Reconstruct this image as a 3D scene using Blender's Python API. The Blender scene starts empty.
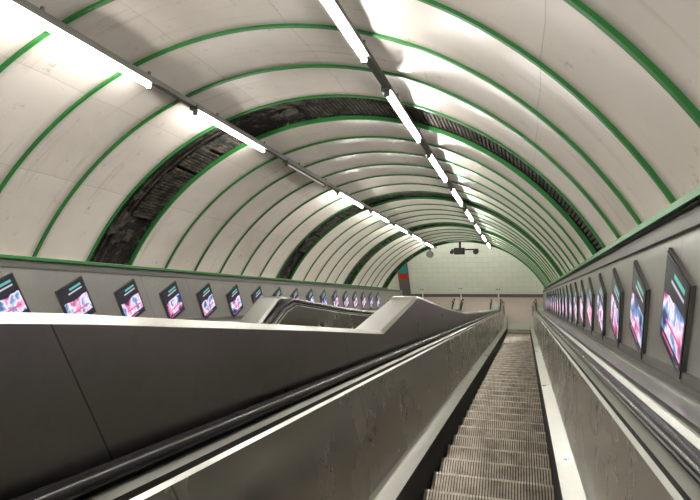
import bpy, bmesh, math, random
from mathutils import Vector, Matrix
random.seed(4)
TH=math.radians(30); C=math.cos(TH); S=math.sin(TH)
H0=-1.39                      # step line, below eye, normal to incline
SB=26.0                       # comb plate position down the incline
ZS=SB*S-H0*C                  # raises world so that lower landing is z=0
def W(x,s,h): return Vector((x, s*C+h*S, -s*S+h*C+ZS))
col=bpy.context.scene.collection

# ---------------------------------------------------------------- materials
def mat(name, base=(.5,.5,.5), rough=.5, metal=0., emit=None, es=0.):
    m=bpy.data.materials.new(name); m.use_nodes=True
    b=m.node_tree.nodes['Principled BSDF']
    b.inputs['Base Color'].default_value=(*base,1); b.inputs['Roughness'].default_value=rough
    b.inputs['Metallic'].default_value=metal
    if emit:
        b.inputs['Emission Color'].default_value=(*emit,1); b.inputs['Emission Strength'].default_value=es
    return m
def N(m,t,**k):
    n=m.node_tree.nodes.new(t)
    for a,v in k.items(): setattr(n,a,v)
    return n
def L(m,a,b): m.node_tree.links.new(a,b)
def bsdf(m): return m.node_tree.nodes['Principled BSDF']
def math_(m,op,a,b=None):
    n=N(m,'ShaderNodeMath',operation=op)
    for i,v in enumerate((a,b)):
        if v is None: continue
        if isinstance(v,(int,float)): n.inputs[i].default_value=v
        else: L(m,v,n.inputs[i])
    return n.outputs[0]
def mix(m,f,a,b,mode='MIX'):
    n=N(m,'ShaderNodeMix',data_type='RGBA',blend_type=mode)
    for idx,v in ((0,f),(6,a),(7,b)):
        if isinstance(v,(int,float)): n.inputs[idx].default_value=v
        elif isinstance(v,tuple): n.inputs[idx].default_value=(*v,1)
        else: L(m,v,n.inputs[idx])
    return n.outputs[2]
def noise(m,vec,scale,detail=4,rough=.6):
    n=N(m,'ShaderNodeTexNoise'); n.inputs['Scale'].default_value=scale
    n.inputs['Detail'].default_value=detail; n.inputs['Roughness'].default_value=rough
    if vec is not None: L(m,vec,n.inputs['Vector'])
    return n.outputs['Fac']
def ramp(m,f,stops):
    r=N(m,'ShaderNodeValToRGB'); L(m,f,r.inputs[0])
    e=r.color_ramp.elements
    while len(e)<len(stops): e.new(.5)
    for i,(p,c) in enumerate(stops): e[i].position=p; e[i].color=(*c,1)
    return r.outputs[0]

def metal(name, base, rough, seam=2.0, metallic=.9):
    m=mat(name,base,rough,metallic)
    tc=N(m,'ShaderNodeTexCoord'); sep=N(m,'ShaderNodeSeparateXYZ'); L(m,tc.outputs['Object'],sep.inputs[0])
    mp=N(m,'ShaderNodeMapping',vector_type='POINT'); mp.inputs['Rotation'].default_value=(TH,0,0); L(m,tc.outputs['Object'],mp.inputs[0])
    mp2=N(m,'ShaderNodeMapping'); mp2.inputs['Scale'].default_value=(90,.25,90); L(m,mp.outputs[0],mp2.inputs[0])
    br=noise(m,mp2.outputs[0],1,3,.5)
    f=noise(m,tc.outputs['Object'],1.2,5,.6); f2=noise(m,tc.outputs['Object'],18,5,.7)
    c=mix(m,f,tuple(v*.75 for v in base),tuple(min(1,v*1.25) for v in base))
    c=mix(m,ramp(m,f2,[(.55,(0,0,0)),(.8,(.4,.4,.4))]),c,tuple(v*.6 for v in base))
    c=mix(m,math_(m,'MULTIPLY',br,.15),c,tuple(min(1,v*1.3) for v in base))
    if seam:
        y=math_(m,'FRACT',math_(m,'DIVIDE',math_(m,'ADD',sep.outputs['Y'],-.88+40*seam),seam))
        k=math_(m,'LESS_THAN',y,.006/seam)
        c=mix(m,k,c,tuple(v*.45 for v in base))
    L(m,c,bsdf(m).inputs['Base Color'])
    mr=N(m,'ShaderNodeMapRange'); L(m,f,mr.inputs[0]); mr.inputs[1].default_value=.3; mr.inputs[2].default_value=.7
    mr.inputs[3].default_value=rough-.04; mr.inputs[4].default_value=rough+.08
    L(m,mr.outputs[0],bsdf(m).inputs['Roughness'])
    return m
M_panel=metal('barrier_steel',(.30,.285,.26),.30,2.0)
M_deck=metal('deck_steel',(.46,.46,.43),.30,0)
M_inner=metal('inner_steel',(.52,.505,.46),.24,1.6)
M_dark=mat('dark_gap',(.012,.012,.012),.7)
M_rubber=mat('handrail_rubber',(.010,.010,.011),.25)
M_wallL=metal('wall_enamel_grey',(.36,.355,.335),.32,1.07,.5)
M_green=mat('green_paint',(.045,.20,.06),.4)
n_=noise(M_green,None,6); L(M_green,mix(M_green,n_,(.008,.11,.02),(.035,.27,.055)),bsdf(M_green).inputs['Base Color'])
M_cream=mat('cream_enamel',(.6,.57,.5),.45)
M_white=mat('white_post',(.75,.75,.72),.35)
M_trunk=mat('trunking_grey',(.16,.16,.15),.45,.4)
M_tube=mat('tube_lit',(1,1,1),.4,0,(1,.96,.895),112)
M_off=mat('tube_unlit',(.6,.6,.56),.3)
M_red=mat('red_plastic',(.6,.02,.015),.4)
M_teal=mat('teal_paint',(.02,.26,.27),.5)

# vault enamel : UV = (ring index, angle)
M_vault=mat('vault_enamel',(.7,.66,.58),.30)
m=M_vault; tc=N(m,'ShaderNodeTexCoord'); sep=N(m,'ShaderNodeSeparateXYZ'); L(m,tc.outputs['UV'],sep.inputs[0])
rid=math_(m,'FLOOR',sep.outputs['X']); aid=math_(m,'FLOOR',math_(m,'MULTIPLY',sep.outputs['Y'],7))
cmb=N(m,'ShaderNodeCombineXYZ'); L(m,rid,cmb.inputs[0]); L(m,aid,cmb.inputs[1])
wn=N(m,'ShaderNodeTexWhiteNoise',noise_dimensions='2D'); L(m,cmb.outputs[0],wn.inputs['Vector'])
c=mix(m,wn.outputs['Value'],(.72,.655,.60),(.80,.745,.69))
d=noise(m,tc.outputs['Object'],.8,4,.55)
c=mix(m,ramp(m,d,[(.42,(0,0,0)),(.75,(.45,.45,.45))]),c,(.46,.41,.36))
sc=N(m,'ShaderNodeMapping'); sc.inputs['Scale'].default_value=(7,4,1); L(m,tc.outputs['UV'],sc.inputs[0])
d3=noise(m,sc.outputs[0],1.0,5,.65)
c=mix(m,ramp(m,d3,[(.57,(0,0,0)),(.78,(.5,.5,.5))]),c,(.26,.21,.17))
d2=noise(m,tc.outputs['Object'],6,7,.75)
c=mix(m,ramp(m,d2,[(.60,(0,0,0)),(.74,(.6,.6,.6))]),c,(.19,.155,.12))
fx=math_(m,'FRACT',sep.outputs['X'])
edge=math_(m,'ABSOLUTE',math_(m,'SUBTRACT',fx,.5))
mr=N(m,'ShaderNodeMapRange'); L(m,edge,mr.inputs[0]); mr.inputs[1].default_value=.38; mr.inputs[2].default_value=.5; mr.inputs[4].default_value=.7
c=mix(m,math_(m,'MULTIPLY',mr.outputs[0],math_(m,'ADD',d2,.2)),c,(.18,.15,.115))
fy=math_(m,'FRACT',math_(m,'MULTIPLY',sep.outputs['Y'],7))
c=mix(m,math_(m,'MULTIPLY',math_(m,'LESS_THAN',fy,.007),.3),c,(.15,.13,.1))
L(m,c,bsdf(m).inputs['Base Color'])

M_dirt=mat('exposed_lining',(.03,.028,.025),.85)
m=M_dirt; tc=N(m,'ShaderNodeTexCoord')
d=noise(m,tc.outputs['Object'],5,10,.82)
dd=noise(m,tc.outputs['Object'],22,6,.8)
c=ramp(m,d,[(.42,(.006,.006,.005)),(.50,(.025,.02,.016)),(.57,(.09,.075,.06)),(.63,(.36,.32,.26)),(.7,(.12,.10,.08))])
c=mix(m,ramp(m,dd,[(.45,(.9,.9,.9)),(.6,(0,0,0))]),c,(.008,.007,.006))
L(m,c,bsdf(m).inputs['Base Color'])
bp=N(m,'ShaderNodeBump'); bp.inputs['Strength'].default_value=.9; bp.inputs['Distance'].default_value=.06; L(m,d,bp.inputs['Height']); L(m,bp.outputs[0],bsdf(m).inputs['Normal'])
M_slat=mat('rusty_slats',(.06,.052,.04),.7,.2)
d=noise(M_slat,N(M_slat,'ShaderNodeTexCoord').outputs['Object'],6,6,.7)
L(M_slat,ramp(M_slat,d,[(.4,(.010,.009,.007)),(.62,(.11,.095,.075))]),bsdf(M_slat).inputs['Base Color'])

M_tread=mat('tread_alloy',(.36,.32,.26),.40,.55)
m=M_tread; tc=N(m,'ShaderNodeTexCoord'); d=noise(m,tc.outputs['Object'],5,6,.7)
L(m,ramp(m,d,[(.35,(.24,.205,.165)),(.6,(.48,.43,.36)),(.8,(.65,.6,.52))]),bsdf(m).inputs['Base Color'])
M_nose=mat('tread_nosing',(.50,.46,.39),.35,.5)
d=noise(M_nose,N(M_nose,'ShaderNodeTexCoord').outputs['Object'],9,5,.7)
L(M_nose,ramp(M_nose,d,[(.4,(.35,.31,.26)),(.65,(.75,.70,.62))]),bsdf(M_nose).inputs['Base Color'])
M_groove=mat('tread_groove',(.02,.017,.014),.7)

M_tile=mat('glazed_tile_green',(.55,.6,.5),.3)
m=M_tile; tc=N(m,'ShaderNodeTexCoord'); mp=N(m,'ShaderNodeMapping'); mp.inputs['Rotation'].default_value=(math.radians(90),0,0)
L(m,tc.outputs['Object'],mp.inputs[0])
br=N(m,'ShaderNodeTexBrick'); L(m,mp.outputs[0],br.inputs[0]); br.inputs['Scale'].default_value=1
br.inputs['Brick Width'].default_value=.6; br.inputs['Row Height'].default_value=.3; br.inputs['Mortar Size'].default_value=.006
br.inputs['Color1'].default_value=(.74,.79,.67,1); br.inputs['Color2'].default_value=(.70,.76,.63,1); br.inputs['Mortar'].default_value=(.5,.55,.47,1)
L(m,br.outputs['Color'],bsdf(m).inputs['Base Color'])
M_floor=mat('terrazzo',(.35,.27,.24),.4)
m=M_floor; tc=N(m,'ShaderNodeTexCoord'); d=noise(m,tc.outputs['Object'],40,3)
L(m,mix(m,d,(.32,.26,.235),(.55,.46,.42)),bsdf(m).inputs['Base Color'])

# advert screen
M_scr=mat('screen_picture',(.02,.02,.02),.15)
m=M_scr; tc=N(m,'ShaderNodeTexCoord'); sep=N(m,'ShaderNodeSeparateXYZ'); L(m,tc.outputs['UV'],sep.inputs[0])
u,v=sep.outputs['X'],sep.outputs['Y']
oi=N(m,'ShaderNodeObjectInfo'); va=N(m,'ShaderNodeVectorMath',operation='ADD'); L(m,tc.outputs['UV'],va.inputs[0])
cb=N(m,'ShaderNodeCombineXYZ'); L(m,math_(m,'MULTIPLY',oi.outputs['Random'],4.0),cb.inputs[2]); L(m,cb.outputs[0],va.inputs[1])
nn=noise(m,va.outputs[0],2.2,3,.5)
pic=ramp(m,nn,[(.36,(.02,.03,.12)),(.44,(.16,.30,.58)),(.50,(.82,.76,.84)),(.57,(.74,.28,.50)),(.68,(.12,.01,.09))])
low=math_(m,'LESS_THAN',math_(m,'ADD',v,math_(m,'MULTIPLY',nn,.25)),.74)
c=mix(m,low,(.015,.015,.025),pic)
def band(a,b,ua,ub):
    k=math_(m,'MULTIPLY',math_(m,'GREATER_THAN',v,a),math_(m,'LESS_THAN',v,b))
    k2=math_(m,'MULTIPLY',math_(m,'GREATER_THAN',u,ua),math_(m,'LESS_THAN',u,ub))
    return math_(m,'MULTIPLY',k,k2)
c=mix(m,band(.87,.93,.1,.6),c,(.08,.42,.36))
c=mix(m,band(.78,.82,.1,.7),c,(.5,.45,.55))
c=mix(m,band(.27,.31,.1,.8),c,(.75,.08,.25))
c=mix(m,band(0,.12,0,1),c,(.02,.02,.04))
c=mix(m,band(.05,.08,.3,.9),c,(.6,.1,.3))
L(m,c,bsdf(m).inputs['Emission Color']); bsdf(m).inputs['Emission Strength'].default_value=1.25
M_bezel=mat('bezel_black',(.02,.02,.022),.3)
M_case=mat('screen_case',(.2,.2,.19),.35,.8)

# ---------------------------------------------------------------- helpers
def obj(name,verts,faces,mats,fm=None,uv=None,parent=None,smooth=False):
    me=bpy.data.meshes.new(name); me.from_pydata([tuple(v) for v in verts],[],faces)
    for x in (mats if isinstance(mats,(list,tuple)) else [mats]): me.materials.append(x)
    if fm:
        for p,i in zip(me.polygons,fm): p.material_index=i
    if uv:
        l=me.uv_layers.new(name='UVMap')
        for p in me.polygons:
            for li,vi in zip(p.loop_indices,p.vertices): l.data[li].uv=uv[vi]
    if smooth:
        for p in me.polygons: p.use_smooth=True
    o=bpy.data.objects.new(name,me); col.objects.link(o)
    if parent: o.parent=parent
    return o
def empty(name):
    o=bpy.data.objects.new(name,None); o.empty_display_size=.2; col.objects.link(o); return o
class B:
    def __init__(s): s.v=[];s.f=[];s.m=[];s.uv=[]
    def quad(s,a,b,c,d,mi=0,uvs=((0,0),(1,0),(1,1),(0,1))):
        i=len(s.v); s.v+=[a,b,c,d]; s.f.append((i,i+1,i+2,i+3)); s.m.append(mi); s.uv+=list(uvs)
    def box(s,P,mi=0):   # P: 8 corner points, bottom4 then top4
        i=len(s.v); s.v+=P; s.uv+=[(0,0)]*8
        for f in ((3,2,1,0),(4,5,6,7),(0,1,5,4),(1,2,6,5),(2,3,7,6),(3,0,4,7)):
            s.f.append(tuple(i+k for k in f)); s.m.append(mi)
    def tbox(s,x0,x1,s0,s1,h0,h1,mi=0):
        s.box([W(x0,s0,h0),W(x1,s0,h0),W(x1,s1,h0),W(x0,s1,h0),W(x0,s0,h1),W(x1,s0,h1),W(x1,s1,h1),W(x0,s1,h1)],mi)
    def wbox(s,x0,x1,y0,y1,z0,z1,mi=0):
        s.box([Vector(p) for p in ((x0,y0,z0),(x1,y0,z0),(x1,y1,z0),(x0,y1,z0),(x0,y0,z1),(x1,y0,z1),(x1,y1,z1),(x0,y1,z1))],mi)
    def cyl(s,a,b,r,n=12,mi=0):
        a=Vector(a);b=Vector(b);d=(b-a).normalized(); u=d.orthogonal().normalized(); w=d.cross(u)
        i=len(s.v)
        for p in (a,b):
            for k in range(n):
                t=2*math.pi*k/n; s.v.append(p+r*(math.cos(t)*u+math.sin(t)*w)); s.uv.append((0,0))
        for k in range(n):
            s.f.append((i+k,i+(k+1)%n,i+n+(k+1)%n,i+n+k)); s.m.append(mi)
        s.f.append(tuple(i+k for k in range(n))[::-1]); s.m.append(mi)
        s.f.append(tuple(i+n+k for k in range(n))); s.m.append(mi)
    def make(s,name,mats,parent=None,smooth=False):
        return obj(name,s.v,s.f,mats,s.m,s.uv,parent,smooth)

# ---------------------------------------------------------------- vault
XC=-2.675; R=3.97; HC=-1.35; HW=3.525; FH=.48
A0=math.asin(HW/R)
S_END=23.23; RP=.87; S0=5.83-RP*12
rings=[]
s=S0
while s<S_END-.1: rings.append(s); s+=RP
dark={12,19,25,31}
NA=56
b=B(); bd=B(); bs=B(); br_=B()
def arc(r,a): return (XC+r*math.sin(a), HC+r*math.cos(a))
for ri,s0 in enumerate(rings):
    isd=ri in dark
    tgt=bd if isd else b
    prof=[(0,0),(.15,.014),(.5,.028),(.85,.014),(1,0)] if not isd else [(0,.09),(.5,.09),(1,.09)]
    for k in range(NA):
        a1=-A0+2*A0*k/NA; a2=-A0+2*A0*(k+1)/NA
        for (t1,d1),(t2,d2) in zip(prof[:-1],prof[1:]):
            P=[]
            for t,d,a in ((t1,d1,a1),(t2,d2,a1),(t2,d2,a2),(t1,d1,a2)):
                x,h=arc(R+d,a); P.append(W(x,s0+t*RP,h))
            q=lambda t,kk:(ri+min(.999,max(.001,t)),kk/NA)
            tgt.quad(*P,0,(q(t1,k),q(t2,k),q(t2,k+1),q(t1,k+1)))
        if isd:
            for t in (0,1):
                P=[]
                for d,a in ((0,a1),(.09,a1),(.09,a2),(0,a2)):
                    x,h=arc(R+d,a); P.append(W(x,s0+t*RP,h))
                bd.quad(*P)
    if isd:
        na=150
        def slat(a,sa0,sa1,da=.0045,r0=.015,r1=.04,sk=0):
            P=[]
            for rr in (R+r0,R+r1):
                for sa,aa in ((sa0,a-da),(sa1,a-da+sk),(sa1,a+da+sk),(sa0,a+da)):
                    x,h=arc(rr,aa); P.append(W(x,sa,h))
            bs.box(P)
        for k in range(na):
            a=-A0+2*A0*(k+.5)/na
            if -.30<a<-.06 or .3<a<.36 or a<-.86: continue
            if -.86<a<-.30:
                if random.random()<.93: slat(a,s0+.36+random.uniform(-.02,.02),s0+RP-.04,sk=random.uniform(-.003,.003))
            else:
                slat(a,s0+.04,s0+RP-.04,r0=.045,r1=.065)
        for k in range(22):
            a=random.uniform(-1,.0); sa=s0+random.uniform(.05,.5); slat(a,sa,sa+random.uniform(.05,.22),random.uniform(.008,.025),.03,.06,random.uniform(-.02,.02))
        for off in (.18,.30):
            for k in range(NA):
                p=[arc(R+.05,-A0+2*A0*(k+j)/NA) for j in (0,1)]
                bs.cyl(W(p[0][0],s0+off,p[0][1]),W(p[1][0],s0+off,p[1][1]),.014,6)
for s0 in rings+[rings[-1]+RP]:
    w=.019; rs=[(R-.022,s0-w),(R-.022,s0+w),(R+.03,s0+w),(R+.03,s0-w)]
    i=len(br_.v)
    for k in range(NA+1):
        a=-A0+2*A0*k/NA
        for r,ss in rs:
            x,h=arc(r,a); br_.v.append(W(x,ss,h)); br_.uv.append((0,0))
    for k in range(NA):
        for j in range(4):
            p=i+k*4+j;q=i+k*4+(j+1)%4
            br_.f.append((p,q,q+4,p+4)); br_.m.append(0)
vo=b.make('ceiling',[M_vault])
bm=bmesh.new(); bm.from_mesh(vo.data); bmesh.ops.remove_doubles(bm,verts=bm.verts,dist=1e-4)
for f in bm.faces: f.smooth=True
bm.to_mesh(vo.data); bm.free()
ve=empty('ceiling_lining')
bd.make('exposed_lining',[M_dirt],ve); bs.make('slats_and_cables',[M_slat],ve)
br_.make('green_ribs',[M_green],ve)

# ---------------------------------------------------------------- side walls, cornices
XR=XC+HW; XL=XC-HW
SW0=-4.6; 
w=B(); w.tbox(XR,XR+.12,SW0,SB+.6,-1.9,FH); w.make('wall_right',[M_wallL])
w=B(); w.tbox(XL-.12,XL,SW0,SB+.6,-1.9,FH); w.make('wall_left',[M_wallL])
for nm,x,sg in (('trim_right',XR,-1),('trim_left',XL,1)):
    t=B()
    a,c2=sorted((x-sg*.1,x+sg*.07)); t.tbox(a,c2,SW0,S_END+.05,FH+.005,FH+.05,1)
    a,c2=sorted((x+sg*.055,x+sg*.085)); t.tbox(a,c2,SW0,S_END+.05,FH+.005,FH+.045,0)
    a,c2=sorted((x-sg*.02,x+sg*.055)); t.tbox(a,c2,SW0,S_END+.05,FH-.005,FH+.005,2)
    a,c2=sorted((x,x+sg*.03)); t.tbox(a,c2,SW0,SB,FH-.10,FH-.012,2)
    a,c2=sorted((x,x+sg*.02)); t.tbox(a,c2,SW0,SB,-.47,-.40,2)
    t.make(nm,[M_green,M_cream,M_trunk])

# ---------------------------------------------------------------- adverts
def screen(x,side,s,h=-.07,wd=.46,ht=.60):
    c0=W(x,s,h); Y=Vector((0,1,0)); Z=Vector((0,0,1)); X=Vector((side,0,0))
    bb=B()
    def P(y,z,d): return c0+Y*y+Z*z+X*d
    def bx(w2,h2,d0,d1,mi):
        bb.box([P(-w2,-h2,d0),P(w2,-h2,d0),P(w2,-h2,d1),P(-w2,-h2,d1),P(-w2,h2,d0),P(w2,h2,d0),P(w2,h2,d1),P(-w2,h2,d1)],mi)
    bx(wd/2+.012,ht/2+.012,.001,.022,0); bx(wd/2,ht/2,.022,.028,1)
    a=wd/2-.02; q=ht/2-.02
    uv=((0,0),(1,0),(1,1),(0,1)) if side<0 else ((1,0),(0,0),(0,1),(1,1))
    bb.quad(P(-a,-q,.0295),P(a,-q,.0295),P(a,q,.0295),P(-a,q,.0295),2,uv)
    bb.make('advertising_screen',[M_case,M_bezel,M_scr])
for k in range(-2,17): screen(XL,1,4.63+1.07*k)
for k in range(-2,19): screen(XR,-1,3.45+1.02*k)

# ---------------------------------------------------------------- escalators
UPV=(-S,C); FW=(C,S)
def level_end(path,d):
    ps,ph=path[-1]; return path+[(ps+FW[0]*d,ph+FW[1]*d)]
def newel(path,r=.17,n=10):
    ps,ph=path[-1]; cx=ps-UPV[0]*r; ch=ph-UPV[1]*r
    out=list(path)
    for k in range(1,n+1):
        a=math.pi*k/n
        out.append((cx+r*(math.sin(a)*FW[0]+math.cos(a)*UPV[0]), ch+r*(math.sin(a)*FW[1]+math.cos(a)*UPV[1])))
    e=out[-1]; out.append((e[0]-FW[0]*.5,e[1]-FW[1]*.5))
    return out
def railsweep(bb,path,x,wd=.04,th=.02,mi=0):
    n=len(path); sec=[(-wd,-th*.6),(-wd*.95,th*.5),(-wd*.6,th),(0,th*1.1),(wd*.6,th),(wd*.95,th*.5),(wd,-th*.6),(wd*.6,-th),(-wd*.6,-th)]
    i=len(bb.v)
    for k,(ps,ph) in enumerate(path):
        a=path[max(0,k-1)]; c2=path[min(n-1,k+1)]
        dx,dy=c2[0]-a[0],c2[1]-a[1]; l=math.hypot(dx,dy) or 1; nx,ny=-dy/l,dx/l
        for sx,sy in sec: bb.v.append(W(x+sx,ps+nx*sy,ph+ny*sy)); bb.uv.append((0,0))
    m_=len(sec)
    for k in range(n-1):
        for j in range(m_):
            p=i+k*m_+j;q=i+k*m_+(j+1)%m_
            bb.f.append((p,q,q+m_,p+m_)); bb.m.append(mi)

def steps(xc,s_start,parent,ribs,hw=.5):
    bb=B(); top=W(0,SB,H0); run=.4; rise=run*S/C
    k=0
    while True:
        y=top.y-k*run
        if k>0 and (y/C)<s_start: break
        z=top.z+(k-1)*rise-.004 if k>1 else top.z-.004
        bb.wbox(xc-hw,xc+hw,y-run-.02,y-.012,z-.03,z-.013,1)
        bb.wbox(xc-hw,xc+hw,y-.03,y-.012,z-rise-.02,z-.02,1)
        p=2*hw/ribs
        for r in range(ribs):
            x0=xc-hw+r*p+p*.2; x1=x0+p*.6
            bb.wbox(x0,x1,y-run+.055,y-.02,z-.014,z)
            bb.wbox(x0,x1,y-.02,y,z-.02,z+.001,2)
            bb.wbox(x0,x1,y-.012,y-.001,z-rise,z-.014)
        k+=1
    bb.make('steps',[M_tread,M_groove,M_nose],parent)

base_path=[(SW0,-.5),(24.6,-.5),(25.2,-.505),(25.5,-.50)]
def skirt_h(s):
    if s<25.2: return H0+.10
    return H0+.10+(s-25.2)*.5
def std_escalator(xc,rail_half,s_start,parent,railpath,ribs,hw=.5):
    for nm,sg in (('handrail_left',-1),('handrail_right',1)):
        x=xc+sg*rail_half
        p=newel(level_end(railpath,1.0))
        bb=B(); railsweep(bb,p,x); bb.make(nm,[M_rubber],parent,True)
        bp=level_end([(a,h) for a,h in railpath],.9)
        bb=B()
        xs=xc+sg*(hw+.15); xk=xc+sg*(hw+.012)
        for (p0,p1) in zip(bp[:-1],bp[1:]):
            for (xa,ha),(xb,hb),mi in (
                ((x+sg*.03,-.03),(x-sg*.03,-.032),2),
                ((x-sg*.03,-.032),(x-sg*.075,-.045),0),
                ((x-sg*.075,-.045),(x-sg*.08,-.065),2),
                ((x-sg*.08,-.065),(x-sg*.10,-.075),0),
                ((x-sg*.10,-.075),(xs,None),1),):
                def pt(x_,h_,pp):
                    if h_ is None: return W(x_,pp[0],skirt_h(pp[0]))
                    return W(x_,pp[0],pp[1]+h_)
                bb.quad(pt(xa,ha,p0),pt(xb,hb,p0),pt(xb,hb,p1),pt(xa,ha,p1),mi)
            a0,a1=skirt_h(p0[0]),skirt_h(p1[0])
            bb.quad(W(xs,p0[0],a0),W(xk,p0[0],a0-.05),W(xk,p1[0],a1-.05),W(xs,p1[0],a1),0)
            bb.quad(W(xk,p0[0],a0-.05),W(xk,p0[0],a0-.5),W(xk,p1[0],a1-.5),W(xk,p1[0],a1-.05),2)
        bb.make('inner_panel_'+('l' if sg<0 else 'r'),[M_deck,M_inner,M_dark],parent)
    steps(xc,s_start,parent,ribs,hw)

e1=empty('escalator'); e2=empty('escalator.001'); e3=empty('escalator.002')
X1=-.325
std_escalator(X1,.82,-1.5,e1,base_path,42,.52)
path2=[(4.4,-1.1),(5.35,-.45),(5.95,-.10),(6.25,-.02),(8.5,-.20),(11.4,-.37),(18,-.47),(24.6,-.5),(25.2,-.505),(25.5,-.50)]
X2=-2.30
std_escalator(X2,.70,5.5,e2,path2,24)
X3=-4.22
std_escalator(X3,.78,-1.5,e3,base_path,16)

def barrier(name,xa,xb,path,low=-1.95,parent=None):
    bb=B()
    p=level_end(path,.75)
    i=0
    for ps,ph in p:
        lo=min(low, ph-.3)
        for x,hh in ((xa,lo),(xa,ph-.03),(xa+.03,ph),(xb-.03,ph),(xb,ph-.03),(xb,lo)):
            bb.v.append(W(x,ps,hh)); bb.uv.append((0,0))
    n=6; mi=[0,1,1,1,0]
    for k in range(len(p)-1):
        for j in range(n-1):
            a=i+k*n+j; bb.f.append((a,a+1,a+1+n,a+n)); bb.m.append(mi[j])
    bb.f.append(tuple(range(i,i+n))); bb.m.append(0)
    e=i+(len(p)-1)*n; bb.f.append(tuple(range(e,e+n))); bb.m.append(0)
    return bb.make(name,[M_panel,M_deck],parent)
pathB1=[(SW0,.22),(-1,.06),(1.18,-.05),(3.0,-.175),(4.55,-.29),(5.9,-.01),(6.02,.025),(6.14,.04),(6.3,.035),(8.5,-.13),(11.4,-.29),(18,-.40),(24.6,-.46),(25.2,-.465),(25.5,-.46)]
barrier('divider_panel',-1.56,-1.24,pathB1)
pathB2=[(4.4,-1.02),(5.35,-.42),(5.9,-.08),(6.02,.00),(6.14,.03),(6.35,.02),(8.5,-.14),(11.4,-.31),(18,-.42),(24.6,-.46),(25.2,-.465),(25.5,-.46)]
barrier('divider_panel.001',-3.40,-3.08,pathB2)
pathB3=[(SW0,-.50),(24.6,-.50),(25.2,-.505),(25.5,-.50)]
barrier('divider_panel.002',XL+.01,-5.06,pathB3)
barrier('divider_panel.003',.56,XR-.01,pathB3)
t=B()
t.tbox(.60,.63,SW0,25.4,-.50,-.47); t.tbox(.76,.78,SW0,25.4,-.50,-.485)
t.make('trim_deck',[M_deck])
f=B(); f.tbox(XL,XR,SW0,SB,-1.98,-1.93); f.make('floor_incline',[M_dark])

# lower landing
yb=W(0,SB,H0).y
f=B(); f.wbox(XL-1.2,XR+1.2,yb-1.2,yb+3.1,-.12,-.03,1); f.wbox(XL-1.2,XR+1.2,yb,yb+3.1,-.03,0,0)
f.make('floor',[M_floor,M_dark])
for e,xc in ((e1,X1),(e2,X2),(e3,X3)):
    q=B(); q.wbox(xc-.5,xc+.5,yb-.06,yb+.5,0.0,.012)
    for k in range(40): q.wbox(xc-.5+k*.025+.004,xc-.5+k*.025+.014,yb-.10,yb-.05,-.004,.008)
    q.make('comb_plate',[M_deck],e)
    for sg in (-1,1):
        px=xc+sg*.74; c0=W(px,26.2,-.32)
        q=B(); q.wbox(px-.09,px+.09,c0.y-.1,c0.y+.45,0,c0.z+.12,1)
        q.wbox(px-.04,px+.04,c0.y+.0,c0.y+.08,c0.z+.22,c0.z+.30,0)
        q.wbox(px-.07,px+.07,c0.y+.02,c0.y+.08,c0.z+.1,c0.z+.26,2)
        q.make('newel_'+('l' if sg<0 else 'r'),[M_red,M_deck,M_white],e)
for x,y in ((-5.3,yb+2.2),(-3.25,yb+2.3),(-1.3,yb+2.2)):
    q=B(); q.cyl((x,y,0),(x,y,.03),.16,16,0); q.cyl((x,y,.03),(x,y,1.15),.035,12,0); q.wbox(x-.13,x+.13,y-.02,y+.02,.85,1.35,0); q.wbox(x-.10,x+.10,y-.024,y-.02,.95,1.0,1)
    q.make('information_post',[M_white,M_trunk])
HZ=5.1
w=B(); w.wbox(XL-1.2,XR+1.2,yb+3.1,yb+3.25,0,HZ); w.make('wall_far',[M_tile])
w=B(); w.wbox(XR+1.2,XR+1.35,yb-2.0,yb+3.2,0,HZ); w.make('wall_far_right',[M_tile])
w=B(); w.wbox(XL-1.35,XL-1.2,yb-2.0,yb+3.2,0,HZ); w.make('wall_far_left',[M_tile])
w=B(); w.wbox(XL-1.35,XR+1.35,yb-.9,yb+3.25,HZ,HZ+.1); w.make('ceiling_landing',[M_cream])
w=B(); w.wbox(XL-1.2,XR+1.2,yb+3.06,yb+3.1,0,.18); w.make('baseboard_far',[M_trunk])
for x in (-4.6,-2.6,-.6):
    q=B(); q.wbox(x-.7,x+.7,yb+.9,yb+1.05,HZ-.08,HZ-.001,0); q.wbox(x-.68,x+.68,yb+.93,yb+1.02,HZ-.11,HZ-.08,1)
    q.make('landing_light',[M_trunk,M_tube])
q=B(); q.wbox(-6.75,-6.15,yb+2.98,yb+3.05,0,2.9,0); q.wbox(-6.7,-6.2,yb+2.97,yb+2.98,1.2,1.5,1); q.wbox(-6.7,-6.2,yb+2.97,yb+2.98,1.6,2.8,2)
q.make('route_poster',[M_trunk,M_red,M_teal])

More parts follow.
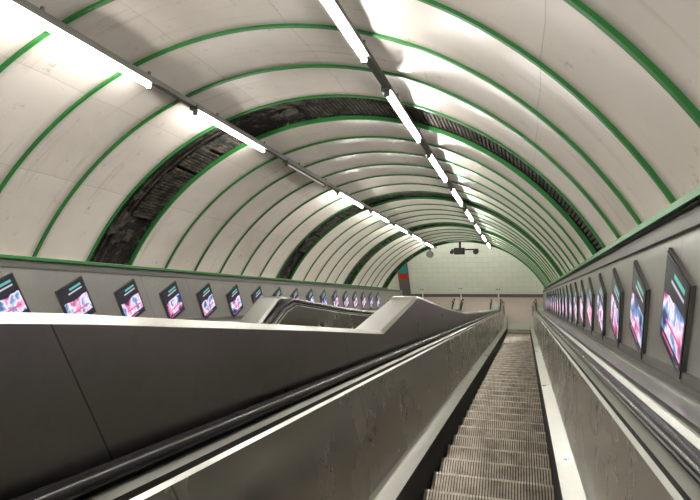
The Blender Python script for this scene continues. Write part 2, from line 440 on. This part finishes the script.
# ---------------------------------------------------------------- light runs
def light_run(x,h,off,name):
    p=empty(name)
    q=B(); q.tbox(x-.035,x+.035,-4,S_END,h+.05,h+.11,0)
    s=-3.5
    vt=HC+math.sqrt(R*R-(x-XC)**2)
    while s<S_END:
        q.tbox(x-.012,x+.012,s-.012,s+.012,h+.1,vt+.01,0); s+=1.3
    i=0; s=2.6-2.55*2
    tb=B(); ob=B()
    while s+1.7<S_END:
        lit=i not in off
        tgt=tb if lit else ob
        q.tbox(x-.055,x+.055,s-.06,s+1.76,h+.025,h+.075,0)
        for e in (s-.03,s+1.70): q.tbox(x-.03,x+.03,e,e+.03,h-.03,h+.05,0)
        tgt.cyl(W(x,s,h),W(x,s+1.7,h),.019,12)
        s+=2.55; i+=1
    q.make('trunking',[M_trunk],p); tb.make('tubes_lit',[M_tube],p,True)
    if ob.v: ob.make('tubes_unlit',[M_off],p,True)
light_run(-3.82,2.30,{4},'fluorescent_light_run')
light_run(-1.36,2.22,set(),'fluorescent_light_run.001')

q=B(); sx=S_END-.3
q.tbox(-3.1,-1.9,sx,sx+.06,2.20,2.26,0); q.tbox(-2.75,-2.65,sx,sx+.05,2.2,2.62,0)
q.tbox(-2.95,-2.5,sx-.15,sx+.15,2.02,2.3,0)
q.cyl(W(-2.0,sx-.2,2.1),W(-2.0,sx+.05,2.14),.12,16,0); q.cyl(W(-3.05,sx-.2,2.1),W(-3.05,sx+.05,2.14),.08,16,0)
q.cyl(W(-4.05,sx-.1,2.05),W(-4.05,sx+.05,2.05),.16,18,1); q.tbox(-4.08,-4.02,sx,sx+.04,2.05,2.3,0)
q.make('security_camera',[M_dark,M_trunk])

# ---------------------------------------------------------------- world, camera
wd=bpy.data.worlds.new('World'); bpy.context.scene.world=wd; wd.use_nodes=True
wd.node_tree.nodes['Background'].inputs[0].default_value=(.95,.91,.84,1); wd.node_tree.nodes['Background'].inputs[1].default_value=.9
f=505.
T=Vector((175,50,f)).normalized()
Xl=(50*40+f*f)/175.
Lv=-Vector((-Xl,40,f)).normalized()
D=T.cross(Lv)
l=Vector((1,0,0)); t=Vector((0,C,-S)); dn=Vector((0,-S,-C))
ax=lambda i: l*Lv[i]+t*T[i]+dn*D[i]
right,down,fwd=ax(0),ax(1),ax(2)
cd=bpy.data.cameras.new('camera'); cam=bpy.data.objects.new('camera',cd); col.objects.link(cam)
cd.sensor_width=36; cd.lens=f/700*36; cd.clip_start=.05
M3=Matrix((right,-down,-fwd)).transposed()
cam.matrix_world=Matrix.Translation(W(0,0,0))@M3.to_4x4()
bpy.context.scene.camera=cam
try:
    bpy.context.scene.view_settings.view_transform='Standard'
except Exception: pass
